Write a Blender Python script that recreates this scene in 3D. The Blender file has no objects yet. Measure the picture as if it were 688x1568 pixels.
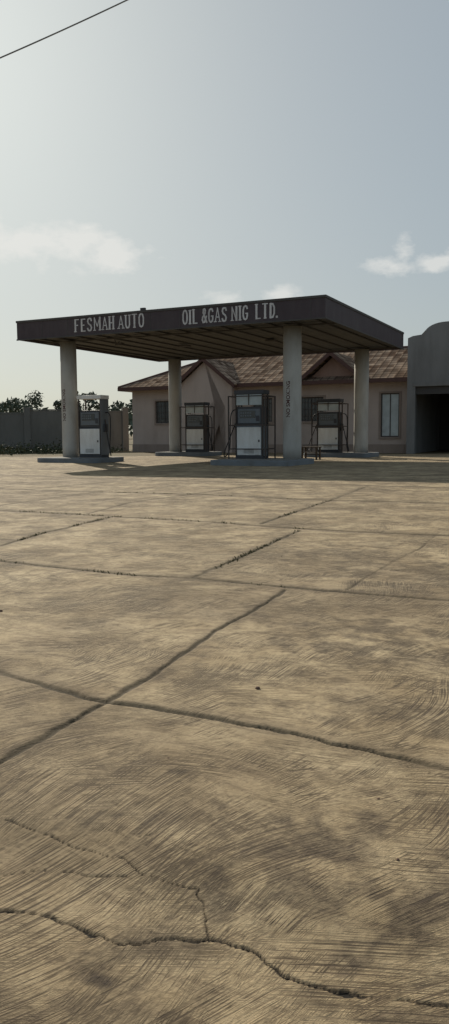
import bpy, bmesh, math, random
import numpy as np
from mathutils import Vector, Matrix
random.seed(7); rng=np.random.RandomState(11)
scene=bpy.context.scene
TH=0.449
E1=Vector((math.cos(TH),-math.sin(TH),0)); E2=Vector((math.sin(TH),math.cos(TH),0))

# ---------------------------------------------------------------- helpers
def link(o,parent=None):
    scene.collection.objects.link(o)
    if parent: o.parent=parent
    return o
def empty(name,loc=(0,0,0),rz=0):
    o=bpy.data.objects.new(name,None); o.empty_display_size=.3
    o.location=loc; o.rotation_euler=(0,0,rz); return link(o)
def mesh_obj(name,verts,faces,mat,parent=None,smooth=False):
    me=bpy.data.meshes.new(name); me.from_pydata([tuple(v) for v in verts],[],faces)
    me.materials.append(mat)
    if smooth: me.polygons.foreach_set('use_smooth',[True]*len(me.polygons))
    me.update(); return link(bpy.data.objects.new(name,me),parent)
def bm_obj(name,bm,mat,parent=None,smooth=False,bevel=0):
    bmesh.ops.recalc_face_normals(bm,faces=bm.faces)
    me=bpy.data.meshes.new(name); bm.to_mesh(me); bm.free(); me.materials.append(mat)
    if smooth: me.polygons.foreach_set('use_smooth',[True]*len(me.polygons))
    o=link(bpy.data.objects.new(name,me),parent)
    if bevel:
        m=o.modifiers.new('b','BEVEL'); m.width=bevel; m.segments=2; m.limit_method='ANGLE'
    return o
def add_box(bm,x,y,z):
    vs=[bm.verts.new((a,b,c)) for a in x for b in y for c in z]
    for f in ((0,1,3,2),(4,6,7,5),(0,4,5,1),(2,3,7,6),(0,2,6,4),(1,5,7,3)):
        bm.faces.new([vs[i] for i in f])
def box(name,p,x,y,z,mat,bevel=0):
    bm=bmesh.new(); add_box(bm,x,y,z); return bm_obj(name,bm,mat,p,False,bevel)
def boxes(name,p,L,mat,bevel=0):
    bm=bmesh.new()
    for b in L: add_box(bm,*b)
    return bm_obj(name,bm,mat,p,False,bevel)
def cyl(name,p,c,r,z0,z1,mat,n=40,r2=None,prof=None):
    prof=prof or [(z0,r),(z1,r2 or r)]
    v=[];f=[]
    for z,rr in prof:
        for i in range(n):
            a=2*math.pi*i/n; v.append((c[0]+rr*math.cos(a),c[1]+rr*math.sin(a),z))
    for k in range(len(prof)-1):
        for i in range(n): f.append((k*n+i,k*n+(i+1)%n,(k+1)*n+(i+1)%n,(k+1)*n+i))
    f.append(tuple(range(n))[::-1]); f.append(tuple((len(prof)-1)*n+i for i in range(n)))
    o=mesh_obj(name,v,f,mat,p)
    for q in o.data.polygons[:-2]: q.use_smooth=True
    return o
def prism(name,p,pts,y0,y1,mat,bevel=0):
    bm=bmesh.new()
    a=[bm.verts.new((x,y0,z)) for x,z in pts]; b=[bm.verts.new((x,y1,z)) for x,z in pts]
    bm.faces.new(a); bm.faces.new(b[::-1]); n=len(pts)
    for i in range(n): bm.faces.new((a[i],b[i],b[(i+1)%n],a[(i+1)%n]))
    bmesh.ops.triangulate(bm,faces=[f for f in bm.faces if len(f.verts)>4])
    return bm_obj(name,bm,mat,p,False,bevel)
def tube(name,p,pts,r,mat,smooth=True):
    cu=bpy.data.curves.new(name,'CURVE'); cu.dimensions='3D'; cu.bevel_depth=r; cu.bevel_resolution=2
    s=cu.splines.new('NURBS' if smooth else 'POLY'); s.points.add(len(pts)-1)
    for q,pt in zip(s.points,pts): q.co=(*pt,1)
    if smooth: s.use_endpoint_u=True; s.order_u=3
    cu.materials.append(mat); return link(bpy.data.objects.new(name,cu),p)
def wall_open(name,p,x0,x1,z0,z1,y0,y1,ops,mat):
    xs=sorted({x0,x1,*[o[0] for o in ops],*[o[1] for o in ops]}); zs=sorted({z0,z1,*[o[2] for o in ops],*[o[3] for o in ops]})
    nx,nz=len(xs)-1,len(zs)-1
    def solid(i,j):
        if i<0 or j<0 or i>=nx or j>=nz: return False
        cx=(xs[i]+xs[i+1])/2; cz=(zs[j]+zs[j+1])/2
        return not any(o[0]<cx<o[1] and o[2]<cz<o[3] for o in ops)
    bm=bmesh.new(); C={}
    def v(i,j,k):
        if (i,j,k) not in C: C[(i,j,k)]=bm.verts.new((xs[i],(y0,y1)[k],zs[j]))
        return C[(i,j,k)]
    for i in range(nx):
        for j in range(nz):
            if not solid(i,j): continue
            for k in (0,1): bm.faces.new([v(i,j,k),v(i+1,j,k),v(i+1,j+1,k),v(i,j+1,k)])
            if not solid(i-1,j): bm.faces.new([v(i,j,0),v(i,j,1),v(i,j+1,1),v(i,j+1,0)])
            if not solid(i+1,j): bm.faces.new([v(i+1,j,0),v(i+1,j,1),v(i+1,j+1,1),v(i+1,j+1,0)])
            if not solid(i,j-1): bm.faces.new([v(i,j,0),v(i,j,1),v(i+1,j,1),v(i+1,j,0)])
            if not solid(i,j+1): bm.faces.new([v(i,j+1,0),v(i,j+1,1),v(i+1,j+1,1),v(i+1,j+1,0)])
    return bm_obj(name,bm,mat,p)

# ---------------------------------------------------------------- materials
class NT:
    def __init__(s,name):
        s.m=bpy.data.materials.new(name); s.m.use_nodes=True; s.t=s.m.node_tree; s.b=s.t.nodes['Principled BSDF']
    def n(s,ty,**k):
        q=s.t.nodes.new(ty)
        for a,b in k.items():
            if a=='inp':
                for i,v in b.items():
                    if isinstance(v,bpy.types.NodeSocket): s.t.links.new(v,q.inputs[i])
                    else: q.inputs[i].default_value=v
            else: setattr(q,a,b)
        return q
    def math(s,op,a,b=0,c=0,clamp=False):
        q=s.n('ShaderNodeMath',operation=op,inp={0:a,1:b,2:c}); q.use_clamp=clamp; return q.outputs[0]
    def noise(s,vec,scale,detail=4,rough=.55,dist=0):
        q=s.n('ShaderNodeTexNoise',inp={'Scale':scale,'Detail':detail,'Roughness':rough,'Distortion':dist})
        if vec is not None: s.t.links.new(vec,q.inputs['Vector'])
        return q
    def ramp(s,fac,a,b,c0=(0,0,0,1),c1=(1,1,1,1)):
        q=s.n('ShaderNodeValToRGB'); s.t.links.new(fac,q.inputs[0])
        e=q.color_ramp.elements; e[0].position=a;e[1].position=b;e[0].color=c0;e[1].color=c1
        return q.outputs[0]
    def mix(s,f,a,b,mode='MIX'):
        q=s.n('ShaderNodeMix',data_type='RGBA',blend_type=mode)
        for i,v in ((0,f),(6,a),(7,b)):
            if isinstance(v,bpy.types.NodeSocket): s.t.links.new(v,q.inputs[i])
            else: q.inputs[i].default_value=v
        return q.outputs[2]
    def out(s,name,v):
        if isinstance(v,bpy.types.NodeSocket): s.t.links.new(v,s.b.inputs[name])
        else: s.b.inputs[name].default_value=v
    def coord(s,w='Object'): return s.n('ShaderNodeTexCoord').outputs[w]
    def mapping(s,vec,scale=(1,1,1),rot=(0,0,0),loc=(0,0,0)):
        return s.n('ShaderNodeMapping',inp={0:vec,1:loc,2:rot,3:scale}).outputs[0]
    def bump(s,h,st=.3,d=.02,normal=None):
        q=s.n('ShaderNodeBump',inp={'Height':h,'Strength':st,'Distance':d})
        if normal is not None: s.t.links.new(normal,q.inputs['Normal'])
        return q.outputs[0]
def c4(c): return (*c,1)
def simple(name,col,dirt=(.1,.085,.07),amt=.5,rough=.8,scale=1.5,streak=True,metal=0,bump=.15,spec=.3,fine=30):
    t=NT(name); co=t.coord()
    v=t.mapping(co,scale=(1,1,.28) if streak else (1,1,1))
    n1=t.noise(v,scale*2,4,.65).outputs[0]; n2=t.noise(co,scale*.6,3,.6).outputs[0]; n3=t.noise(co,fine,2).outputs[0]
    f=t.math('MULTIPLY',t.ramp(n1,.42,.72),amt)
    c=t.mix(f,c4(col),c4(dirt)); c=t.mix(t.math('MULTIPLY',t.ramp(n2,.45,.7),amt*.5),c,c4(tuple(x*.55 for x in col)))
    c=t.mix(.25,c,t.mix(n3,c4(tuple(x*.6 for x in col)),c4(tuple(min(1,x*1.3) for x in col))))
    t.out('Base Color',c); t.out('Roughness',rough); t.out('Metallic',metal); t.out('Specular IOR Level',spec)
    t.out('Normal',t.bump(t.math('ADD',n1,t.math('MULTIPLY',n3,.4)),bump,.02))
    return t.m
M={}
M['fascia']=simple('fascia_paint',(.075,.058,.066),(.125,.11,.112),.55,.7,1.2)
M['soffit']=simple('soffit_sheet',(.14,.138,.135),(.08,.075,.07),.6,.7,.6,False)
M['rib']=simple('soffit_rib',(.09,.085,.082),(.06,.052,.048),.5,.7,1,False)
M['roofdeck']=simple('roof_deck',(.2,.19,.18),rough=.7)
M['pillar']=simple('pillar_paint',(.50,.49,.46),(.24,.20,.16),.6,.8,1.0)
M['letter']=simple('letter_paint',(.66,.65,.65),(.20,.17,.17),.75,.7,2.2,fine=60)
M['stencil']=simple('stencil_paint',(.07,.02,.02),(.2,.18,.16),.4,.8,4)
M['island']=simple('island_concrete',(.20,.22,.24),(.12,.105,.085),.6,.9,1.3,False)
M['islandtop']=simple('island_top',(.22,.21,.19),(.12,.1,.08),.6,.9,1.3,False)
M['pumpdark']=simple('pump_dark_paint',(.065,.067,.075),(.1,.09,.08),.5,.55,2)
M['pumpwhite']=simple('pump_white_paint',(.78,.78,.76),(.45,.40,.33),.5,.5,2)
M['pumpblue']=simple('pump_bluegrey',(.16,.18,.20),(.10,.09,.08),.5,.5,2)
M['steel']=simple('rusty_steel',(.07,.06,.055),(.1,.05,.03),.7,.6,4,False)
M['rubber']=simple('hose_rubber',(.02,.02,.022),(.08,.07,.06),.4,.6,5,False)
M['wall']=simple('house_plaster',(.50,.41,.36),(.29,.225,.185),.6,.9,.5)
M['trim']=simple('salmon_trim',(.33,.22,.18),(.19,.14,.11),.5,.8,.8)
M['plinth']=simple('plinth_plaster',(.33,.26,.22),(.18,.14,.11),.6,.9,.8)
M['board']=simple('barge_board',(.12,.07,.06),(.08,.05,.045),.5,.8,2,spec=.1)
M['grey']=simple('grey_render',(.24,.235,.23),(.10,.095,.09),.8,.92,.45,bump=.4)
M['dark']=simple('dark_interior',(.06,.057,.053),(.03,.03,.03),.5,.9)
M['frame']=simple('window_frame',(.09,.08,.075),(.05,.04,.03),.5,.6,3)
M['pwall']=simple('perimeter_block',(.20,.19,.17),(.09,.085,.07),.75,.95,.5,bump=.5)
M['wood']=simple('bench_wood',(.09,.065,.045),(.04,.03,.02),.5,.8,6,False)
M['bark']=simple('bark',(.09,.07,.05),(.04,.03,.02),.5,.95,6)
M['stone']=simple('stone',(.16,.10,.07),(.07,.05,.04),.6,.95,20,False)
def glass(name,col,rough=.08):
    t=NT(name); n=t.noise(t.coord(),3,4).outputs[0]
    t.out('Base Color',t.mix(n,c4(col),c4(tuple(x*.4+.02 for x in col)))); t.out('Roughness',t.math('MULTIPLY_ADD',n,.25,rough)); t.out('Specular IOR Level',.8)
    return t.m
M['glass']=glass('window_glass',(.035,.045,.05)); M['paleglass']=glass('pale_glass',(.62,.70,.72),.2)
def foliage(name,a,b):
    t=NT(name); co=t.coord(); n=t.noise(co,1.2,3).outputs[0]; n2=t.noise(co,9,2).outputs[0]
    t.out('Base Color',t.mix(t.ramp(t.math('MULTIPLY_ADD',n2,.4,t.math('MULTIPLY',n,.6)),.35,.65),c4(a),c4(b))); t.out('Roughness',.75)
    t.out('Specular IOR Level',.15); return t.m
M['leaf']=foliage('tree_leaves',(.07,.09,.065),(.13,.15,.11))  # leaf greens lightened so distance haze is painted into their colour
M['grass']=foliage('dry_grass',(.055,.058,.026),(.11,.105,.05))
M['weed']=foliage('weed_leaves',(.05,.058,.033),(.11,.115,.065))
def tiles():
    t=NT('roof_tiles'); co=t.coord('UV'); sp=t.n('ShaderNodeSeparateXYZ',inp={0:co})
    x,y=sp.outputs[0],sp.outputs[1]
    fy=t.math('FRACT',t.math('MULTIPLY',y,2.6)); fx=t.math('FRACT',t.math('MULTIPLY',x,2.4))
    wx=t.math('SINE',t.math('MULTIPLY',fx,6.283)); 
    cell=t.n('ShaderNodeCombineXYZ',inp={0:t.math('FLOOR',t.math('MULTIPLY',x,2.4)),1:t.math('FLOOR',t.math('MULTIPLY',y,2.6))}).outputs[0]
    wn=t.n('ShaderNodeTexWhiteNoise',noise_dimensions='2D',inp={0:cell}).outputs[0]
    n=t.noise(co,.8,5).outputs[0]
    col=t.mix(wn,c4((.13,.08,.055)),c4((.46,.34,.25))); col=t.mix(t.math('MULTIPLY',t.ramp(n,.4,.65),.6),col,c4((.16,.12,.09)))
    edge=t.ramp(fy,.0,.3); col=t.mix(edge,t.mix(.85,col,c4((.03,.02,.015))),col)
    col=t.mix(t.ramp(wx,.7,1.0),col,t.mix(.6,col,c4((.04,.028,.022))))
    t.out('Base Color',col); t.out('Roughness',1.0); t.out('Specular IOR Level',.0)
    h=t.math('ADD',fy,t.math('MULTIPLY',wx,.35)); t.out('Normal',t.bump(h,.35,.04)); return t.m
M['tiles']=tiles()

# ---------------------------------------------------------------- numpy noise
def vnoise(x,y,s,seed):
    r=np.random.RandomState(seed).rand(256,256)
    x=x/s+57.3;y=y/s+91.7
    xi=np.floor(x).astype(int);yi=np.floor(y).astype(int);fx=x-xi;fy=y-yi
    fx=fx*fx*(3-2*fx);fy=fy*fy*(3-2*fy)
    g=lambda a,b:r[a%256,b%256]
    return (g(xi,yi)*(1-fx)+g(xi+1,yi)*fx)*(1-fy)+(g(xi,yi+1)*(1-fx)+g(xi+1,yi+1)*fx)*fy
def fbm(x,y,s,seed,o=4):
    t=0;a=1;w=0
    for i in range(o): t=t+a*vnoise(x,y,s/2**i,seed+i);w+=a;a*=.55
    return t/w
def pdist(X,Y,poly):
    d=np.full(X.shape,1e9)
    for (ax,ay),(bx,by) in zip(poly[:-1],poly[1:]):
        vx,vy=bx-ax,by-ay; t=np.clip(((X-ax)*vx+(Y-ay)*vy)/(vx*vx+vy*vy),0,1)
        d=np.minimum(d,np.hypot(X-ax-t*vx,Y-ay-t*vy))
    return d
def P(s): return [tuple(float(a)/100 for a in q.split(',')) for q in s.split()]
def ext(poly,a,b):
    (x0,y0),(x1,y1)=poly[0],poly[1]; L=math.hypot(x1-x0,y1-y0)
    s=(x0-(x1-x0)/L*a,y0-(y1-y0)/L*a) if a else None
    (x0,y0),(x1,y1)=poly[-2],poly[-1]; L=math.hypot(x1-x0,y1-y0)
    e=(x1+(x1-x0)/L*b,y1+(y1-y0)/L*b) if b else None
    return ([s] if s else [])+poly+([e] if e else [])
# joints: polyline, width, strength
JN=[ (ext(P("-105,360 -82,343 -59,324 -50,320 -22,308 15,290 46,270 75,250"),12,12),.036,1),
 (ext(P("-200,694 -133,652 -74,617 -22,600 44,564 98,538 150,515"),12,12),.046,1),
 (ext(P("-334,1166 -205,1098 -98,1036 -11,988 89,914 172,871 242,842"),12,12),.06,1),
 (ext(P("-466,1631 -273,1537 -53,1442 148,1306 351,1228"),12,12),.08,1),
 (ext(P("-633,2219 -301,1966 -67,1832 300,1650 700,1440"),12,5),.09,.95),
 (ext(P("-900,2700 0,2270 900,1840"),5,5),.1,.9),
 (ext(P("-76,261 -66,284 -50,320 -34,356 -5,438 24,503 43,554"),4,0),.030,.85),
 (P("-27,600 -2,661 36,765 87,901"),.044,.95),(P("45,970 103,1119 180,1308"),.045,.9),
 (P("-227,788 -205,897 -153,1058"),.046,.9),(P("87,553 145,673 189,751 230,850"),.024,.5),(P("-196,1098 -154,1281 -60,1440"),.045,.8),
 (P("-290,690 -227,788"),.036,.7),(P("260,840 420,1200"),.04,.7),(P("-330,470 -230,690"),.03,.6),
 (P("-380,1190 -250,1520"),.04,.8),(P("180,1308 300,1640"),.045,.8),(P("-60,1440 100,1750"),.045,.8),(P("-400,1610 -200,1900"),.05,.8),(P("120,640 260,560"),.014,.5)]
CR=[(P("-120,181 -52,175 -41,173 -31,167 -24,163 -16,164 -3,165 6.5,159 12,152 19,149 28,146 38,144 60,141 90,128"),.0046,1),
 (P("-90,228 -65,219 -55,213 -41.5,204 -28,198 -21,190 -7,183 -3,164"),.0026,.85),(P("-80,188 -57,190 -47.5,193 -35.5,190 -24,189"),.0022,.7),
 (P("-36,214 -26,209 -19,211"),.002,.5),(P("-19,211 -12,203 -6,196"),.0015,.4)]
# ---------------------------------------------------------------- concrete forecourt
def make_forecourt():
    ny=1000
    y=np.exp(np.linspace(math.log(1.15),math.log(39.5),ny))
    u=np.concatenate([np.linspace(-2.2,-.42,40)[:-1],np.linspace(-.42,-.31,50)[:-1],np.linspace(-.31,.31,520),np.linspace(.31,.42,50)[1:],np.linspace(.42,2.2,40)[1:]])
    nx=len(u)
    Y,U=np.meshgrid(y,u,indexing='ij'); X=U*(Y+.2)
    wx=X+(fbm(X,Y,.14,3,4)-.5)*.045; wy=Y+(fbm(X,Y,.14,13,4)-.5)*.045
    wx2=X+(fbm(X,Y,.06,23,4)-.5)*.035; wy2=Y+(fbm(X,Y,.06,33,4)-.5)*.035
    joint=np.zeros_like(X); halo=np.zeros_like(X)
    wn=.4+1.2*fbm(X,Y,.3,44,4); brk=np.clip(fbm(X,Y,.5,144,4)*3-.5,.5,1)
    for pl,w,s in JN:
        d=pdist(wx,wy,pl); ww=w*.5*wn
        joint=np.maximum(joint,s*brk*np.clip((ww*1.3-d)/(ww*.9+.002),0,1)); halo=np.maximum(halo,s*np.exp(-(d/(w*2.0))**2))
    crack=np.zeros_like(X); m=(Y<3)
    for pl,w,s in CR:
        d=pdist(wx2[m],wy2[m],pl); ww=w*(.2+1.6*fbm(X[m],Y[m],.05,51,3))
        v=s*np.clip((ww-d)/(w*.6),0,1); cc=crack[m]; crack[m]=np.maximum(cc,v)
        hh=halo[m]; halo[m]=np.maximum(hh,.5*s*np.exp(-(d/.010)**2))
    stain=np.zeros_like(X)
    sn=fbm(X,Y,.09,61,5)
    for cx,cy,rx,ry,a,s in ((-.16,2.5,.085,.035,.2,.9),(-.265,1.51,.035,.02,0,1.1),(.31,1.6,.12,.018,.9,.8),(.27,2.07,.24,.13,.3,.7),(.5,1.75,.22,.12,.5,.75),
        (.95,4.1,.6,.35,-.4,.65),(.8,3.0,.5,.18,-.45,.5),(-.2,2.2,.16,.07,0,.45),(.15,1.8,.2,.12,0,.6),(-.05,4.7,.4,.15,-.4,.3),(1.6,6.2,.8,.6,0,.5),(-.3,1.42,.3,.08,0,.5),
        (-.31,1.6,.045,.012,0,.8),(1.0,7.4,.6,.5,0,.45),(-.1,1.6,.25,.08,.2,.45),(.3,1.4,.25,.08,0,.5),(-.9,4.6,.3,.15,-.4,.35),(.3,3.6,.35,.1,-.4,.3)):
        ca,sa=math.cos(a),math.sin(a); dx,dy=X-cx,Y-cy; r=np.hypot((dx*ca+dy*sa)/rx,(-dx*sa+dy*ca)/ry)
        stain=np.maximum(stain,s*np.clip(1.2-r-(sn-.5)*4,0,1))
    big=fbm(X,Y,1.6,71,4)
    Z=(fbm(X,Y,2.5,81,3)-.5)*.02+(fbm(X,Y,.25,91,3)-.5)*.004-joint*.012-crack*.005+.006
    co=np.stack([X,Y,Z],-1).reshape(-1,3).astype(np.float32)
    me=bpy.data.meshes.new('concrete_forecourt'); nv=nx*ny
    i=np.arange(ny-1)[:,None]*nx+np.arange(nx-1)[None,:]
    q=np.stack([i,i+1,i+nx+1,i+nx],-1).reshape(-1).astype(np.int32); nf=len(q)//4
    me.vertices.add(nv); me.vertices.foreach_set('co',co.ravel())
    me.loops.add(len(q)); me.loops.foreach_set('vertex_index',q)
    me.polygons.add(nf); me.polygons.foreach_set('loop_start',np.arange(0,nf*4,4,dtype=np.int32))
    me.polygons.foreach_set('use_smooth',np.ones(nf,dtype=bool))
    me.update(calc_edges=True)
    for nm,a in (('joint',joint),('halo',halo),('crack',crack),('stain',np.clip(stain,0,1)),('big',big)):
        at=me.attributes.new(nm,'FLOAT','POINT'); at.data.foreach_set('value',a.ravel().astype(np.float32))
    o=bpy.data.objects.new('concrete_forecourt',me); link(o)
    t=NT('concrete'); A=lambda n:t.n('ShaderNodeAttribute',attribute_name=n).outputs['Fac']
    co=t.coord()
    warp=t.noise(co,.9,0,.5).outputs['Color']
    wv=t.n('ShaderNodeVectorMath',operation='MULTIPLY_ADD',inp={0:warp,1:(.55,.55,0),2:co}).outputs[0]
    def scr(rot,sc,seed,mscale,lo,hi,det=2.0):
        v=t.n('ShaderNodeMapping',inp={0:t.n('ShaderNodeMapping',inp={0:wv,2:(0,0,rot)}).outputs[0],1:(seed,seed*2,0),3:(sc[0],sc[1],1)}).outputs[0]
        a=t.noise(v,1,det,.75).outputs[0]
        l=t.ramp(a,.50,.575)
        mm=t.noise(t.mapping(co,loc=(seed*3,seed,0)),mscale,6,.75,.2).outputs[0]
        return t.math('MULTIPLY',l,t.ramp(mm,lo,hi))
    s1=scr(.62+1.57,(2.6,165),1.3,1.5,.48,.58)
    s2=scr(-.62,(2.2,150),5.1,1.4,.47,.57)
    s3=scr(.05,(2.4,135),9.4,1.2,.47,.58)
    s4=scr(-1.0,(2.6,180),12.4,1.8,.49,.60)
    s=t.math('MAXIMUM',t.math('MAXIMUM',s1,s2),t.math('MAXIMUM',s3,s4))
    f1=t.noise(co,2.2,5,.65).outputs[0]; f2=t.noise(co,34,4,.8).outputs[0]
    md=t.noise(t.mapping(t.mapping(wv,rot=(0,0,.45)),scale=(1.5,7,1)),1.7,6,.8).outputs[0]
    base=t.mix(t.ramp(f1,.32,.68),c4((.36,.265,.15)),c4((.57,.445,.275)))
    base=t.mix(t.math('MULTIPLY',t.ramp(f2,.45,.68),.55),base,c4((.24,.175,.10)))
    base=t.mix(t.math('MULTIPLY',t.ramp(md,.5,.63),.65),base,c4((.16,.115,.07)))
    base=t.mix(t.math('MULTIPLY',t.ramp(A('big'),.45,.72),.4),base,c4((.2,.145,.088)))
    base=t.mix(t.math('MULTIPLY',s,.82),base,c4((.065,.045,.03)))
    st=t.math('MULTIPLY',A('stain'),t.math('MULTIPLY_ADD',f2,1.2,.25),clamp=True)
    base=t.mix(st,base,c4((.055,.04,.03)))
    base=t.mix(t.math('MULTIPLY',A('halo'),.5),base,c4((.13,.095,.06)))
    base=t.mix(A('joint'),base,t.mix(f2,c4((.03,.023,.015)),c4((.095,.073,.042))))
    base=t.mix(A('crack'),base,c4((.02,.016,.012)))
    t.out('Base Color',base); t.out('Roughness',.9); t.out('Specular IOR Level',.2)
    h=t.math('ADD',t.math('MULTIPLY',s,-.7),t.math('MULTIPLY',f2,.9))
    t.out('Normal',t.bump(h,.85,.005))
    me.materials.append(t.m)
make_forecourt()
# ---------------------------------------------------------------- ground
def make_ground():
    t=NT('soil_ground'); co=t.coord()
    n=t.noise(co,.12,6,.65).outputs[0]; n2=t.noise(co,2.5,5,.65).outputs[0]
    c=t.mix(t.ramp(n,.4,.6),c4((.22,.16,.10)),c4((.12,.11,.06))); c=t.mix(t.math('MULTIPLY',t.ramp(n2,.4,.7),.5),c,c4((.11,.08,.05)))
    t.out('Base Color',c); t.out('Roughness',.95); t.out('Specular IOR Level',.1); t.out('Normal',t.bump(n2,.6,.05))
    R=2500; mesh_obj('ground',[(-R,-R,-.03),(R,-R,-.03),(R,R,-.03),(-R,R,-.03)],[(0,1,2,3)],t.m)
make_ground()

# ---------------------------------------------------------------- canopy
RF=Vector((3.32,26.1,0)); W,D=12.71,11.01; ZT,ZS=5.53,4.82
can=empty('gas_station_canopy',RF-E1*W,-TH)
bpy.context.view_layer.update()
T=.07
box('fascia_front',can,(0,W),(0,T),(ZS,ZT),M['fascia'])
box('fascia_back',can,(0,W),(D-T,D),(ZS,ZT),M['fascia'])
box('fascia_left',can,(0,T),(T,D-T),(ZS,ZT),M['fascia'])
box('fascia_right',can,(W-T,W),(T,D-T),(ZS,ZT),M['fascia'])
boxes('fascia_trim',can,[((-.025,W+.025),(-.025,-.001),(ZT-.05,ZT+.03)),((-.02,W+.02),(-.02,-.001),(ZS-.02,ZS+.03)),
   ((W+.001,W+.025),(0,D),(ZT-.05,ZT+.03)),((W+.001,W+.02),(0,D),(ZS-.02,ZS+.03))],M['rib'])
boxes('fascia_joint',can,[((x,x+.02),(-.006,-.001),(ZS+.03,ZT-.05)) for x in np.arange(1.22,W,1.22)],M['rib'])
v=[];xs=np.arange(T+.01,W-T,.075)
for i,x in enumerate(xs):
    z=ZS+.10+(.018 if i%4 in(0,1) else 0)
    v+=[(x,T+.005,z),(x,D-T-.005,z)]
f=[(2*i,2*i+1,2*i+3,2*i+2) for i in range(len(xs)-1)]
mesh_obj('soffit',v,f,M['soffit'],can)
boxes('soffit_beams',can,[((x,x+.06),(T,D-T),(ZS+.05,ZS+.1)) for x in np.linspace(.6,W-.6,14)]+
      [((T,W-T),(y,y+.1),(ZS+.0,ZS+.048)) for y in (1.45,10.25)],M['rib'])
box('roof_deck',can,(T,W-T),(T,D-T),(ZT-.16,ZT-.08),M['roofdeck'])
boxes('roof_bracket',can,[((4.95,5.15),(1.2,1.3),(ZT-.08,ZT+.34)),((4.7,5.4),(1.1,1.4),(ZT+.02,ZT+.16)),((5.05,5.5),(1.15,1.25),(ZT+.1,ZT+.24))],M['rib'])
tube('loose_light_wire',can,[(3.3,1.9,ZS+.08),(3.35,1.9,ZS-.1),(3.5,1.85,ZS-.15),(3.6,1.8,ZS-.05)],.012,M['rubber'])
boxes('ceiling_light',can,[((3.45,3.75),(1.7,1.9),(ZS-.22,ZS-.12)),((8.5,8.9),(5,5.4),(ZS-.0,ZS+.05)),((4.5,4.9),(5,5.4),(ZS-.0,ZS+.05))],M['frame'])
pil=[(W-1.71,1.5),(W-11.38,1.5),(W-1.71,10.3),(W-11.38,10.3)]
def text_mesh(s,size=1,off=0,ext=0):
    cu=bpy.data.curves.new('t','FONT'); cu.body=s; cu.size=size; cu.extrude=ext; cu.offset=off
    o=bpy.data.objects.new('t',cu); scene.collection.objects.link(o)
    dg=bpy.context.evaluated_depsgraph_get(); me=bpy.data.meshes.new_from_object(o.evaluated_get(dg)); bpy.data.objects.remove(o)
    me.materials.clear(); return me
def ptext(parent,cx,cy,r,ang,z0,s,size,mat):
    me=text_mesh(s,size,.004)
    for q in me.vertices:
        tx,ty=q.co.x,q.co.y
        a=ang+(-ty)/r
        q.co=(cx+(r+.004)*math.cos(a),cy+(r+.004)*math.sin(a),z0+tx)
    me.materials.append(mat)
    link(bpy.data.objects.new('pillar_stencil',me),parent)
for i,(x,y) in enumerate(pil):
    cyl('pillar_%d'%(i+1),can,(x,y),.325,0,0,M['pillar'],prof=[(.17,.325),(.6,.327),(1.6,.323),(3,.326),(ZS-.002,.325)])
ptext(can,pil[0][0],pil[0][1],.325,-math.pi/2-.35+TH,1.65,'NO SMOKING',.2,M['stencil'])
ptext(can,pil[1][0],pil[1][1],.325,-math.pi/2-.35+TH,1.65,'NO SMOKING',.2,M['stencil'])
GL={
'F':[[(.2,0),(.2,1)],[(.2,1),(.9,1)],[(.2,.52),(.7,.52)]],'E':[[(.2,0),(.2,1)],[(.2,1),(.9,1)],[(.2,.5),(.7,.5)],[(.2,0),(.9,0)]],
'S':[[(.85,.8),(.75,.97),(.5,1),(.25,.95),(.15,.77),(.3,.58),(.7,.43),(.85,.24),(.72,.04),(.5,0),(.25,.03),(.13,.2)]],
'M':[[(.12,0),(.12,1)],[(.12,1),(.5,.3),(.88,1)],[(.88,1),(.88,0)]],'A':[[(.08,0),(.5,1),(.92,0)],[(.25,.33),(.75,.33)]],
'H':[[(.15,0),(.15,1)],[(.85,0),(.85,1)],[(.15,.5),(.85,.5)]],'U':[[(.15,1),(.15,.25),(.3,.03),(.5,0),(.7,.03),(.85,.25),(.85,1)]],
'T':[[(.5,0),(.5,1)],[(.05,1),(.95,1)]],'O':[[(.5,1),(.25,.93),(.12,.7),(.12,.3),(.25,.07),(.5,0),(.75,.07),(.88,.3),(.88,.7),(.75,.93),(.5,1)]],
'I':[[(.5,0),(.5,1)]],'L':[[(.2,1),(.2,0)],[(.2,0),(.9,0)]],'G':[[(.85,.8),(.72,.97),(.5,1),(.25,.93),(.12,.7),(.12,.3),(.25,.07),(.5,0),(.75,.07),(.85,.25),(.85,.45)],[(.55,.45),(.95,.45)]],
'N':[[(.15,0),(.15,1)],[(.15,1),(.85,0)],[(.85,0),(.85,1)]],'D':[[(.2,0),(.2,1)],[(.2,1),(.6,.97),(.85,.72),(.85,.28),(.6,.03),(.2,0)]],
'&':[[(.95,0),(.3,.72),(.35,.95),(.55,1),(.7,.85),(.6,.65),(.2,.4),(.12,.2),(.28,.02),(.55,.03),(.9,.45)]],'.':[[(.3,0),(.3,.06)]]}
SER={'F':[(.2,0)],'A':[(.08,0),(.92,0)],'H':[(.15,0),(.15,1),(.85,0),(.85,1)],'U':[(.15,1),(.85,1)],'T':[(.5,0)],'I':[(.5,0),(.5,1)],'L':[(.2,1)],'M':[(.12,0),(.88,0)],'N':[(.15,0)]}
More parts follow.
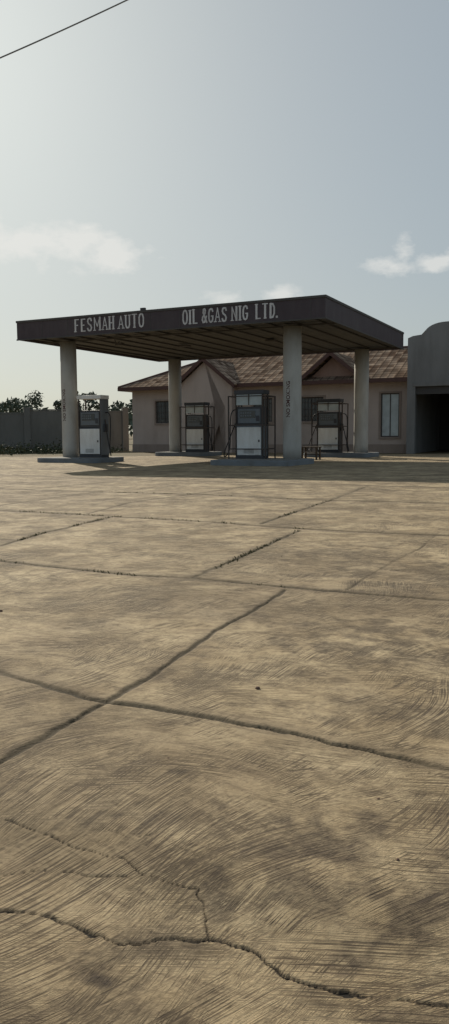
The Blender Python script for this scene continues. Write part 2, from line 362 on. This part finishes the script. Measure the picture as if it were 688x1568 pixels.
def sign(s,a_left,a_right,z,h):
    ws=[.42 if c in ' .' else (.55 if c=='I' else (1.35 if c=='M' else (1.12 if c=='N' else 1))) for c in s]; tot=sum(ws); u=(a_left-a_right)/tot; x=W-a_left; bm=bmesh.new(); k=[0]
    def stroke(pts,th):
        for a,b in zip(pts[:-1],pts[1:]):
            a=Vector(a);b=Vector(b); d=(b-a)
            if d.length<1e-5: continue
            d.normalize(); nn=Vector((-d.y,d.x))*th/2; a2=a-d*th*.3;b2=b+d*th*.3
            k[0]+=1; yy=-.008-.0007*(k[0]%7)
            vs=[bm.verts.new((q.x,yy,q.y)) for q in (a2-nn,b2-nn,b2+nn,a2+nn)]; bm.faces.new(vs)
    for c,wd in zip(s,ws):
        if c in GL:
            gw=u*wd*.80; ox=x+u*wd*.10; hh=h*rng.uniform(.97,1.03)
            f=lambda p:(ox+p[0]*gw,z+p[1]*hh)
            for pl in GL[c]:
                vert=len(pl)==2 and abs(pl[0][0]-pl[1][0])<.01
                thin=c in 'MN' and not(pl[0][0]>.8)
                stroke([f(p) for p in pl],(.045 if thin else .075) if vert else (.06 if len(pl)>3 else .038))
            for p in SER.get(c,[]):
                q=f(p); stroke([(q[0]-.05,q[1]),(q[0]+.05,q[1])],.032)
        x+=u*wd
    bm_obj('lettering',bm,M['letter'],can)
sign('FESMAH AUTO',9.97,6.83,ZS+.16,.45)
sign('OIL &GAS NIG  LTD.',5.30,1.62,ZS+.14,.46)

# ---------------------------------------------------------------- islands + dispensers
def island(x0,x1,y0,y1):
    c=can.matrix_basis @ Vector(((x0+x1)/2,(y0+y1)/2,0))
    e=empty('pump_island',c,-TH); hx,hy=(x1-x0)/2,(y1-y0)/2
    pts=[];r=.35
    for sx,sy,a0 in ((1,1,0),(-1,1,90),(-1,-1,180),(1,-1,270)):
        for k in range(7):
            a=math.radians(a0+15*k); pts.append((sx*(hx-r)+r*math.cos(a),sy*(hy-r)+r*math.sin(a)))
    bm=bmesh.new(); lo=[bm.verts.new((x,y,-.02)) for x,y in pts]; hi=[bm.verts.new((x,y,.19)) for x,y in pts]; n=len(pts)
    for i in range(n): bm.faces.new((lo[i],lo[(i+1)%n],hi[(i+1)%n],hi[i]))
    bm.faces.new(hi); bm_obj('kerb',bm,M['island'],e,False,.02)
    bm=bmesh.new(); bm.faces.new([bm.verts.new((x*.93,y*.88,.194)) for x,y in pts]); bm_obj('top_slab',bm,M['islandtop'],e)
island(W-1.71-2.35,W-1.71+.65,-.6,2.3); island(W-11.38-.7,W-11.38+2.2,.0,2.3)
island(W-1.71-2.4,W-1.71+.7,9.0,11.2); island(W-11.38-.6,W-11.38+2.3,9.0,11.2)

def dispenser(x,y,style,cage,hose):
    c=can.matrix_basis @ Vector((x,y,.195)); e=empty('fuel_dispenser',c,-TH)
    w,d=.54,.27
    box('base',e,(-w,w),(-d,d),(0,.09),M['pumpdark'],.01)
    box('lower_cabinet',e,(-w+.02,w-.02),(-d+.02,d-.02),(.091,1.18),M['pumpblue' if style==1 else 'pumpdark'],.015)
    for s,nm in ((-1,'front'),(1,'back')):
        yy=sorted((s*(d-.018),s*(d+.012)))
        box(nm+'_door',e,(-w+.07,w-.07),yy,(.13,1.13),M['pumpwhite'],.01)
        box(nm+'_door_lock',e,(w-.17,w-.12),sorted((s*(d+.0125),s*(d+.03))),(.6,.68),M['pumpdark'])
        boxes(nm+'_door_louvre',e,[((-.2,.2),sorted((s*(d+.0125),s*(d+.02))),(z,z+.012)) for z in (.2,.24,.28,.32)],M['pumpdark'])
    box('meter_head',e,(-w+.04,w-.04),(-d+.05,d-.05),(1.181,1.86),M['pumpdark'],.02)
    for s in (-1,1):
        yy=sorted((s*(d-.048),s*(d-.025)))
        box('meter_bezel',e,(-w+.1,w-.1),yy,(1.27,1.78),M['pumpblue'],.01)
        yy=sorted((s*(d-.0245),s*(d-.015)))
        box('meter_window',e,(-w+.17,w-.3),yy,(1.46,1.72),M['glass'])
        boxes('meter_digits',e,[((-w+.2+k*.09,-w+.26+k*.09),sorted((s*(d-.0145),s*(d-.011))),(zz,zz+.06)) for k in range(5) for zz in (1.51,1.61)],M['pumpblue'])
        boxes('meter_keypad',e,[((w-.27,w-.14),yy,(1.34,1.54))],M['pumpdark'])
    for sx in (-1,1):
        for sy in (-1,1):
            xx=sorted((sx*w,sx*(w-.045)));yy=sorted((sy*(d-.01),sy*(d-.055)))
            box('corner_post',e,xx,yy,(.0905,2.3),M['steel'])
    box('header_box',e,(-w-.03,w+.03),(-d-.03,d+.03),(2.301,2.45),M['pumpwhite' if style==0 else 'pumpdark'],.01)
    if style!=0:
        box('header_panel',e,(-w+.05,w-.05),(-d+.0,-d+.03),(1.92,2.29),M['paleglass'])
        boxes('header_mullion',e,[((-.015,.015),(-d-.02,-d-.001),(1.92,2.29))],M['steel'])
    else:
        box('side_panel',e,(w+.002,w+.02),(-d,d),(.1,2.3),M['pumpblue'])
    for s in hose:
        X=s*(w-.02)
        box('nozzle_boot',e,sorted((X,X+s*.1)),(-.12,.12),(1.0,1.32),M['pumpdark'],.02)
        tube('nozzle',e,[(X+s*.06,-.02,1.5),(X+s*.07,-.02,1.35),(X+s*.12,-.04,1.22),(X+s*.1,-.1,1.12)],.022,M['steel'])
        tube('hose',e,[(X,.05,1.75),(X+s*.28,0,1.85),(X+s*.34,-.05,1.2),(X+s*.3,-.1,.35),(X+s*.42,-.2,.06),(X+s*.5,-.3,.1),(X+s*.36,-.25,.5),(X+s*.2,-.12,1.0),(X+s*.1,-.05,1.3)],.02,M['rubber'])
    if cage:
        cw,cd,ch=.72,.45,2.25; L=[]; r=.02
        for sx in (-1,1):
            for sy in (-1,1): L.append(((sx*cw-r,sx*cw+r),(sy*cd-r,sy*cd+r),(0,ch)))
        for z in (.35,1.2,ch-.02):
            for sy in (-1,1): L.append(((-cw+r,cw-r),(sy*cd-r,sy*cd+r),(z-r,z+r)))
            for sx in (-1,1): L.append(((sx*cw-r,sx*cw+r),(-cd+r,cd-r),(z-r,z+r)))
        boxes('guard_cage',e,L,M['steel'])
dispenser(W-1.71-1.5,1.35,1,True,(-1,))
dispenser(W-11.38+1.25,1.35,0,False,(1,))
dispenser(W-1.71-1.45,10.2,2,True,(-1,1))
dispenser(W-11.38+1.3,10.2,2,True,(1,))

b=empty('wooden_bench',can.matrix_basis@Vector((W-1.71-.95,6.2,0)),-TH-.2)
boxes('seat',b,[((-.4,.4),(-.18+k*.13,-.07+k*.13),(.5,.535)) for k in range(3)],M['wood'],.004)
boxes('legs',b,[((sx*.34-.03,sx*.34+.03),(sy*.14-.03,sy*.14+.03),(0,.5)) for sx in(-1,1) for sy in(-1,1)]+[((-.31,.31),(.13,.16),(.2,.25))],M['wood'])
boxes('side_shelf',b,[((-.33,.33),(-.12,.12),(.28,.31))],M['wood'])

# ---------------------------------------------------------------- bungalow
HO=Vector((-5.75,50,0))
h=empty('bungalow_house',HO,-TH); HX=17.44; EV=3.92
ops=[(1.7,2.95,1.75,3.1),(8.3,9.5,1.75,3.1),(11.1,12.6,1.75,3.1),(15.85,16.85,.85,3.2),(5.85,6.85,0.02,2.9)]
wall_open('front_wall',h,0,HX,-.05,EV,0,.22,ops,M['wall'])
box('left_wall',h,(0,.22),(.221,8.4),(-.05,EV),M['wall']); box('back_wall',h,(.221,HX),(8.18,8.4),(-.05,EV),M['wall'])
box('right_wall',h,(HX-.22,HX),(.221,8.179),(-.05,EV),M['wall'])
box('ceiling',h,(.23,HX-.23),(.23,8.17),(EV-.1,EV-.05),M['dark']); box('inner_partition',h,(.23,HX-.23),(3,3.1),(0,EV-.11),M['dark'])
box('plinth_band',h,(-.03,HX),(-.03,-.002),(-.05,.45),M['plinth'])
def window(x0,x1,z0,z1,fr,gl,bars=True):
    F=.06
    boxes('window_frame',h,[((x0,x1),(.06,.12),(z0,z0+F)),((x0,x1),(.06,.12),(z1-F,z1)),((x0,x0+F),(.06,.12),(z0+F,z1-F)),((x1-F,x1),(.06,.12),(z0+F,z1-F)),
       (((x0+x1)/2-.025,(x0+x1)/2+.025),(.06,.12),(z0+F,z1-F))],M[fr])
    box('window_glass',h,(x0+F,x1-F),(.085,.095),(z0+F,z1-F),M[gl])
    if bars:
        boxes('window_bars',h,[((x-.008,x+.008),(.01,.03),(z0,z1)) for x in np.arange(x0+.15,x1,.2)]+[((x0,x1),(.031,.045),(z-.01,z+.01)) for z in (z0+.3,(z0+z1)/2,z1-.3)],M['steel'])
    boxes('window_surround',h,[((x0-.1,x1+.1),(-.06,-.002),(z0-.1,z0-.002)),((x0-.1,x1+.1),(-.06,-.002),(z1+.002,z1+.09)),((x0-.1,x0-.002),(-.05,-.002),(z0-.0018,z1)),((x1+.002,x1+.1),(-.05,-.002),(z0-.0018,z1))],M['plinth'])
window(1.7,2.95,1.75,3.1,'frame','glass'); window(8.3,9.5,1.75,3.1,'frame','glass'); window(11.1,12.6,1.75,3.1,'frame','glass')
window(15.85,16.85,.85,3.2,'frame','paleglass',False)  # pale glass colour paints a bright reflection onto this pane
gx=5.56;hw=1.75
arch=[(6.35+.55*math.cos(math.radians(a)),2.45+.55*math.sin(math.radians(a))) for a in range(180,-1,-15)]
prism('porch_gable_wall',h,[(gx-hw,-.05),(gx-hw,EV),(gx,EV+1.38),(gx+hw,EV),(gx+hw,-.05),(6.9,-.05)]+arch[::-1]+[(5.8,-.05)],-.85,-.65,M['wall'])
box('porch_side_left',h,(gx-hw,gx-hw+.2),(-.649,-.001),(-.05,EV),M['wall']); box('porch_side_right',h,(gx+hw-.2,gx+hw),(-.649,-.001),(-.05,EV),M['wall'])
gx2=13.2
prism('gable_wall',h,[(gx2-hw,EV-.15),(gx2,EV+1.38),(gx2+hw,EV-.15)],-.14,-.02,M['trim'])
def roof_face(name,pts,mat,thick=.08):
    vs=[Vector(p) for p in pts]; n=(vs[1]-vs[0]).cross(vs[2]-vs[0]).normalized()
    if n.z<0: vs.reverse(); n=-n
    eh=Vector((0,0,1)).cross(n).normalized(); up=n.cross(eh)
    me=bpy.data.meshes.new(name); k=len(vs); low=[q-n*thick for q in vs]
    me.from_pydata([tuple(q) for q in vs+low],[],[tuple(range(k)),tuple(range(2*k-1,k-1,-1))]+[(i,k+i,k+(i+1)%k,(i+1)%k) for i in range(k)])
    uv=me.uv_layers.new()
    for l in me.loops:
        c=me.vertices[l.vertex_index].co; uv.data[l.index].uv=(c.dot(eh),c.dot(up))
    me.materials.append(mat); me.update(); link(bpy.data.objects.new(name,me),h)
y0,y1,x0,x1=-.65,9.05,-.6,HX+.02; ry=4.2; rz=6.02; EZ=EV+.06
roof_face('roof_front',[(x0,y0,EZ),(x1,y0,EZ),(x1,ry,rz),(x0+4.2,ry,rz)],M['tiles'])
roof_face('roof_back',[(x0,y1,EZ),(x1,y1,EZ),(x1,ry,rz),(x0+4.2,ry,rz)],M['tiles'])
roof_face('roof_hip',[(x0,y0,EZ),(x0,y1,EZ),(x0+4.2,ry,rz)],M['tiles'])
boxes('eave_board',h,[((x0-.03,x1),(y0-.04,y0-.005),(EZ-.22,EZ-.01)),((x0-.04,x0-.005),(y0,y1),(EZ-.22,EZ-.01)),],M['board'])
boxes('eave_soffit',h,[((x0,x1),(y0,-.001),(EZ-.2,EZ-.17)),((x0,-.001),(.0,y1),(EZ-.2,EZ-.17))],M['wall'])
tube('ridge_cap',h,[(x0+4.2,ry,rz),(x1,ry,rz)],.09,M['board'],False); tube('hip_cap',h,[(x0,y0,EZ),(x0+4.2,ry,rz)],.08,M['board'],False)
sl=(rz-EZ)/(ry-y0)
for g,yf in ((gx,-1.15),(gx2,-.75)):
    e=2.05; pk=EV+1.62; ez=EV+.0
    yb=y0+(pk-EZ)/sl; ye=y0+.1
    for s in (-1,1):
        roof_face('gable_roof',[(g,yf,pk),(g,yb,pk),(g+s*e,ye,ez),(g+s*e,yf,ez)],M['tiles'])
        bm=bmesh.new(); a=Vector((g,yf-.03,pk+.02)); bb=Vector((g+s*e,yf-.03,ez+.0)); dz=Vector((0,0,-.26)); dy=Vector((0,.028,0))
        V=[bm.verts.new(q) for q in (a,bb,bb+dz,a+dz,a+dy,bb+dy,bb+dz+dy,a+dz+dy)]
        for ff in ((0,1,2,3),(4,7,6,5),(0,4,5,1),(3,2,6,7),(1,5,6,2)): bm.faces.new([V[i] for i in ff])
        bm_obj('barge_board',bm,M['board'],h)

# ---------------------------------------------------------------- grey building with curved parapet
g=empty('workshop_building',HO+E1*17.46-E2*.9,-TH)
pr=[(0,-.05),(0,5.95),(.25,6.05),(.7,6.1)]
for k in range(0,10):
    a=math.radians(180-10*k); pr.append((1.9+1.05*math.cos(a),6.13+.55*math.sin(a)))
pr+=[(3.5,6.72),(5.2,6.68)]
for k in range(0,10):
    a=math.radians(90-10*k); pr.append((5.6+1.05*math.cos(a),6.13+.5*math.sin(a)))
pr+=[(7.5,6.05),(7.5,-.05),(6.6,-.05),(6.6,3.45),(.42,3.45),(.42,-.05)]
prism('parapet_front',g,pr,0,.3,M['grey'])
box('side_wall_left',g,(0,.25),(.301,8),(-.05,5.4),M['grey']); box('side_wall_right',g,(7.25,7.5),(.301,8),(-.05,5.4),M['grey'])
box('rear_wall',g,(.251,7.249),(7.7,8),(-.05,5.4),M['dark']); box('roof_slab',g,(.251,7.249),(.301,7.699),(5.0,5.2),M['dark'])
box('lintel',g,(.3,6.72),(-.05,-.002),(3.46,3.68),M['grey'],.01)
boxes('roller_shutter',g,[((.43,6.59),(.12,.16),(3.2-.0-k*.07,3.2-k*.07+.06)) for k in range(-3,3)],M['rib'])

# ---------------------------------------------------------------- perimeter wall
def pwall():
    a=Vector((-6.6,53,0)); bq=Vector((-34,44.5,0)); d=bq-a; L=d.length; ang=math.atan2(d.y,d.x)
    e=empty('perimeter_wall',a,ang); Ls=[]
    n=9; s=L/n
    for i in range(n):
        hgt=2.55+.12*math.sin(i*2.3); Ls.append(((i*s+.2,(i+1)*s-.2),(-.1,.1),(-.05,hgt)))
    boxes('wall_panels',e,Ls,M['pwall']); boxes('coping',e,[((i*s+.2,(i+1)*s-.2),(-.13,.13),(2.56+.12*math.sin(i*2.3),2.64+.12*math.sin(i*2.3))) for i in range(n)],M['pwall'])
    boxes('piers',e,[((i*s-.2,i*s+.2),(-.2,.2),(-.05,2.85)) for i in range(n+1)],M['pwall'])
pwall()

# ---------------------------------------------------------------- vegetation
def leaf_cloud(name,pts,size,mat,parent=None):
    n=len(pts); pts=np.array(pts)
    d1=rng.normal(size=(n,3)); d1/=np.linalg.norm(d1,axis=1)[:,None]
    d2=np.cross(d1,rng.normal(size=(n,3))); d2/=np.linalg.norm(d2,axis=1)[:,None]
    s=size*(.5+rng.rand(n))[:,None]
    v=np.stack([pts-d1*s,pts+d2*s*.45,pts+d1*s,pts-d2*s*.45],1).reshape(-1,3)
    return mesh_obj(name,v.tolist(),[(4*i,4*i+1,4*i+2,4*i+3) for i in range(n)],mat,parent)
def tree(x,y,H,R,seed):
    r=np.random.RandomState(seed); e=empty('tree',(x,y,0))
    bm=bmesh.new(); P0=[]
    def limb(a,b,ra,rb):
        a=Vector(a);b=Vector(b);d=(b-a).normalized();u=d.orthogonal().normalized();w=d.cross(u);A=[];B=[]
        for k in range(7):
            t=2*math.pi*k/7;o=u*math.cos(t)+w*math.sin(t);A.append(bm.verts.new(a+o*ra));B.append(bm.verts.new(b+o*rb))
        for k in range(7): bm.faces.new((A[k],A[(k+1)%7],B[(k+1)%7],B[k]))
    tz=H*.45; limb((0,0,-.1),(.1,0,tz),.16*R/2,.09*R/2); cl=[]
    for k in range(9):
        a=r.rand()*6.28; rr=R*(.25+.6*r.rand()); q=(rr*math.cos(a),rr*math.sin(a),H*(.55+.38*r.rand()))
        limb((.1,0,tz*(.7+.3*r.rand())),q,.05*R/2,.015); cl.append((q,R*(.22+.25*r.rand())))
    bm_obj('trunk',bm,M['bark'],e)
    for q,cr in cl:
        n=int(130*cr/R*2.2); dv=r.normal(size=(n,3)); dv/=np.linalg.norm(dv,axis=1)[:,None]
        P0+=list(np.array(q)+dv*(cr*1.2*r.rand(n)**.4)[:,None]*np.array([1,1,.7]))
    leaf_cloud('crown',P0,.19,M['leaf'],e)
for i,(x,y,H,R) in enumerate(((-21.5,84,5.7,2.6),(-26,95,5.2,2.2),(-17.6,88,5.9,1.4),(-15.2,84,5.8,1.8),(-12.8,90,5.2,1.8),(-35,90,6.5,3),(-9.5,95,5.2,2.0),(40,110,9,4),(-48,92,8,4))): tree(x,y,H,R,i+3)
pts=[]
for k in range(420):
    x=-150+300*rng.rand(); y=150+40*rng.rand(); R=1.6+1.8*rng.rand(); hh=3.2+2.2*fbm(np.array([x]),np.array([0.]),14,5,3)[0]*1.6
    n=40; dv=rng.normal(size=(n,3)); dv/=np.linalg.norm(dv,axis=1)[:,None]
    pts+=list(np.array([x,y,hh*.6])+dv*np.array([R,R,hh*.5])*(rng.rand(n)**.3)[:,None])
leaf_cloud('distant_trees',pts,.8,M['leaf'])
pts=[]
for k in range(420):
    t=rng.rand(); x=-7-22*t+rng.normal()*.5; y=51.5-7*t-abs(rng.normal())*3.2; hh=(.15+.55*rng.rand()**2)*(1.5 if rng.rand()<.1 else 1)
    n=26; pts+=list(np.array([x,y,hh*.5])+rng.normal(size=(n,3))*np.array([.35,.3,hh*.3]))
pts=[p for p in pts if p[2]>0]
leaf_cloud('weeds',pts,.08,M['weed'])
def blades(name,spots,hh,mat):
    v=[];f=[]
    for x,y,k in spots:
        for _ in range(k):
            bx=x+rng.normal()*.022; by=y+rng.normal()*.022; H=hh*(.3+rng.rand()); a=rng.rand()*6.28; w=.002+.002*rng.rand(); ln=H*rng.uniform(.3,1.2); b2=rng.rand()*6.28
            i=len(v); v+=[(bx-w*math.cos(a),by-w*math.sin(a),-.012),(bx+w*math.cos(a),by+w*math.sin(a),-.012),(bx+ln*.4*math.cos(b2)+w*.7,by+ln*.4*math.sin(b2),H*.65),(bx+ln*math.cos(b2),by+ln*math.sin(b2),H)]
            f+=[(i,i+1,i+2),(i,i+2,i+3)]
    mesh_obj(name,v,f,mat)
sp=[]
def along(poly,dens,k):
    L=[math.dist(a,b) for a,b in zip(poly[:-1],poly[1:])]; tot=sum(L)
    for _ in range(int(tot*dens)):
        t=rng.rand()*tot
        for (a,b),l in zip(zip(poly[:-1],poly[1:]),L):
            if t<=l:
                q=t/l; x=a[0]+(b[0]-a[0])*q; y=a[1]+(b[1]-a[1])*q
                if fbm(np.array([x]),np.array([y]),.6,77,2)[0]>.40+.14*rng.rand(): sp.append((x,y,int(k*rng.uniform(.3,1))))
                break
            t-=l
along(P("-200,694 -133,652 -74,617 -22,600 44,564"),30,8); along(P("-27,600 -2,661 36,765 87,901"),34,9); along(P("-227,788 -205,897 -153,1058"),34,9)
along(P("-334,1166 -205,1098 -98,1036 -11,988 89,914"),20,8); along(P("-273,1537 -53,1442 148,1306"),16,8); along(P("45,970 103,1119 180,1308"),16,8)
blades('grass',sp,.02,M['grass'])
bm=bmesh.new()
for x,y,s in [(.14,3.35,.012),(-1.42,4.9,.013),(-.2,2.62,.006)]+[(rng.uniform(-.3,.3)*yy,yy,rng.uniform(.002,.006)) for yy in rng.uniform(1.5,9,60)]:
    r=bmesh.ops.create_icosphere(bm,subdivisions=2,radius=s,matrix=Matrix.Translation((x,y,s*.5+.004)))
    for q in r['verts']: q.co+=Vector(rng.normal(size=3))*s*.12; 
bm_obj('stones',bm,M['stone'],None,True)

# ---------------------------------------------------------------- overhead cable
A0=Vector((-4.60,17,1.125+17*.4505)); A1=Vector((-2.22,18,1.125+18*.512)); cab=[]
for k in range(-9,20):
    t=k/3; q=A0+(A1-A0)*t; q.z+=.05*(t-.5)**2-.02; cab.append(tuple(q))
tube('overhead_cable',None,cab,.015,M['grey'])

# ---------------------------------------------------------------- world, sun, camera
SUN_AZ=math.radians(-21.5); SUN_EL=math.radians(27)
w=bpy.data.worlds.new('World'); scene.world=w; w.use_nodes=True; nt=w.node_tree; N=nt.nodes; bg=N['Background']
sky=N.new('ShaderNodeTexSky'); sky.sky_type='NISHITA'; sky.sun_disc=False; sky.sun_elevation=SUN_EL; sky.sun_rotation=SUN_AZ
sky.air_density=1.0; sky.dust_density=2.0; sky.ozone_density=1.5; sky.altitude=100
gm=N.new('ShaderNodeGamma'); gm.inputs[1].default_value=.34; nt.links.new(sky.outputs[0],gm.inputs[0])
hs=N.new('ShaderNodeMix'); hs.data_type='RGBA'; hs.blend_type='MULTIPLY'; hs.inputs[0].default_value=1; nt.links.new(gm.outputs[0],hs.inputs[6]); hs.inputs[7].default_value=(1.60,1.76,1.80,1)
tc=N.new('ShaderNodeTexCoord'); nz=N.new('ShaderNodeTexNoise'); nz.inputs['Scale'].default_value=22; nz.inputs['Detail'].default_value=7; nz.inputs['Roughness'].default_value=.6
mp=N.new('ShaderNodeMapping'); mp.inputs['Scale'].default_value=(1,1,1.9); nt.links.new(tc.outputs['Generated'],mp.inputs[0]); nt.links.new(mp.outputs[0],nz.inputs['Vector'])
def wm(op,a,b=0.,clamp=False):
    q=N.new('ShaderNodeMath'); q.operation=op; q.use_clamp=clamp
    for i,v in ((0,a),(1,b)):
        if isinstance(v,bpy.types.NodeSocket): nt.links.new(v,q.inputs[i])
        else: q.inputs[i].default_value=v
    return q.outputs[0]
tot=None
for c,sx,sz,am in (((-.20,.957,.224),.10,.026,1),((-.135,.962,.214),.05,.022,1),((.203,.958,.196),.030,.012,1),((.214,.958,.208),.012,.020,1),((.257,.948,.199),.040,.012,1),((.008,.986,.165),.026,.010,.9),((.066,.984,.168),.024,.010,.9),((-.5,.82,.2),.12,.03,.9),((.55,.8,.24),.15,.03,.9)):
    s=N.new('ShaderNodeVectorMath'); s.operation='SUBTRACT'; nt.links.new(tc.outputs['Generated'],s.inputs[0]); s.inputs[1].default_value=c
    m=N.new('ShaderNodeVectorMath'); m.operation='MULTIPLY'; nt.links.new(s.outputs[0],m.inputs[0]); m.inputs[1].default_value=(1/sx,.5/sx,1/sz)
    l=N.new('ShaderNodeVectorMath'); l.operation='LENGTH'; nt.links.new(m.outputs[0],l.inputs[0])
    a=wm('SUBTRACT',1.05,l.outputs['Value']); a=wm('ADD',a,wm('MULTIPLY',wm('SUBTRACT',nz.outputs[0],.48),3.6)); a=wm('MULTIPLY',a,1.1*am,True)
    k=wm('MULTIPLY',wm('SUBTRACT',1.7,l.outputs['Value']),2.0,True); a=wm('MULTIPLY',a,k)
    tot=a if tot is None else wm('MAXIMUM',tot,a)
mx=N.new('ShaderNodeMix'); mx.data_type='RGBA'; nt.links.new(wm('MULTIPLY',tot,.6),mx.inputs[0]); nt.links.new(hs.outputs[2],mx.inputs[6]); mx.inputs[7].default_value=(6.0,5.9,5.6,1)
nt.links.new(mx.outputs[2],bg.inputs[0]); bg.inputs[1].default_value=.14
sd=Vector((math.sin(SUN_AZ)*math.cos(SUN_EL),math.cos(SUN_AZ)*math.cos(SUN_EL),math.sin(SUN_EL)))
L=bpy.data.lights.new('sun','SUN'); L.energy=4.8; L.angle=math.radians(.6); L.color=(1,.92,.77)
so=bpy.data.objects.new('sun',L); so.rotation_euler=sd.to_track_quat('Z','Y').to_euler(); so.location=(0,0,30); link(so)
cam=bpy.data.cameras.new('camera'); co=bpy.data.objects.new('camera',cam); link(co)
cam.sensor_fit='VERTICAL'; cam.sensor_height=36; cam.lens=36*1206.7/1568; cam.clip_start=.05; cam.clip_end=6000
fwd=Vector((0,math.cos(.1),-math.sin(.1))); up=Vector((0,math.sin(.1),math.cos(.1))); rt=Vector((1,0,0))
R=Matrix((rt,up,-fwd)).transposed() @ Matrix.Rotation(-.007,3,'Z')
co.matrix_world=Matrix.Translation((0,0,1.125)) @ R.to_4x4()
scene.camera=co
scene.view_settings.view_transform='Standard'; scene.view_settings.look='None'; scene.view_settings.exposure=0
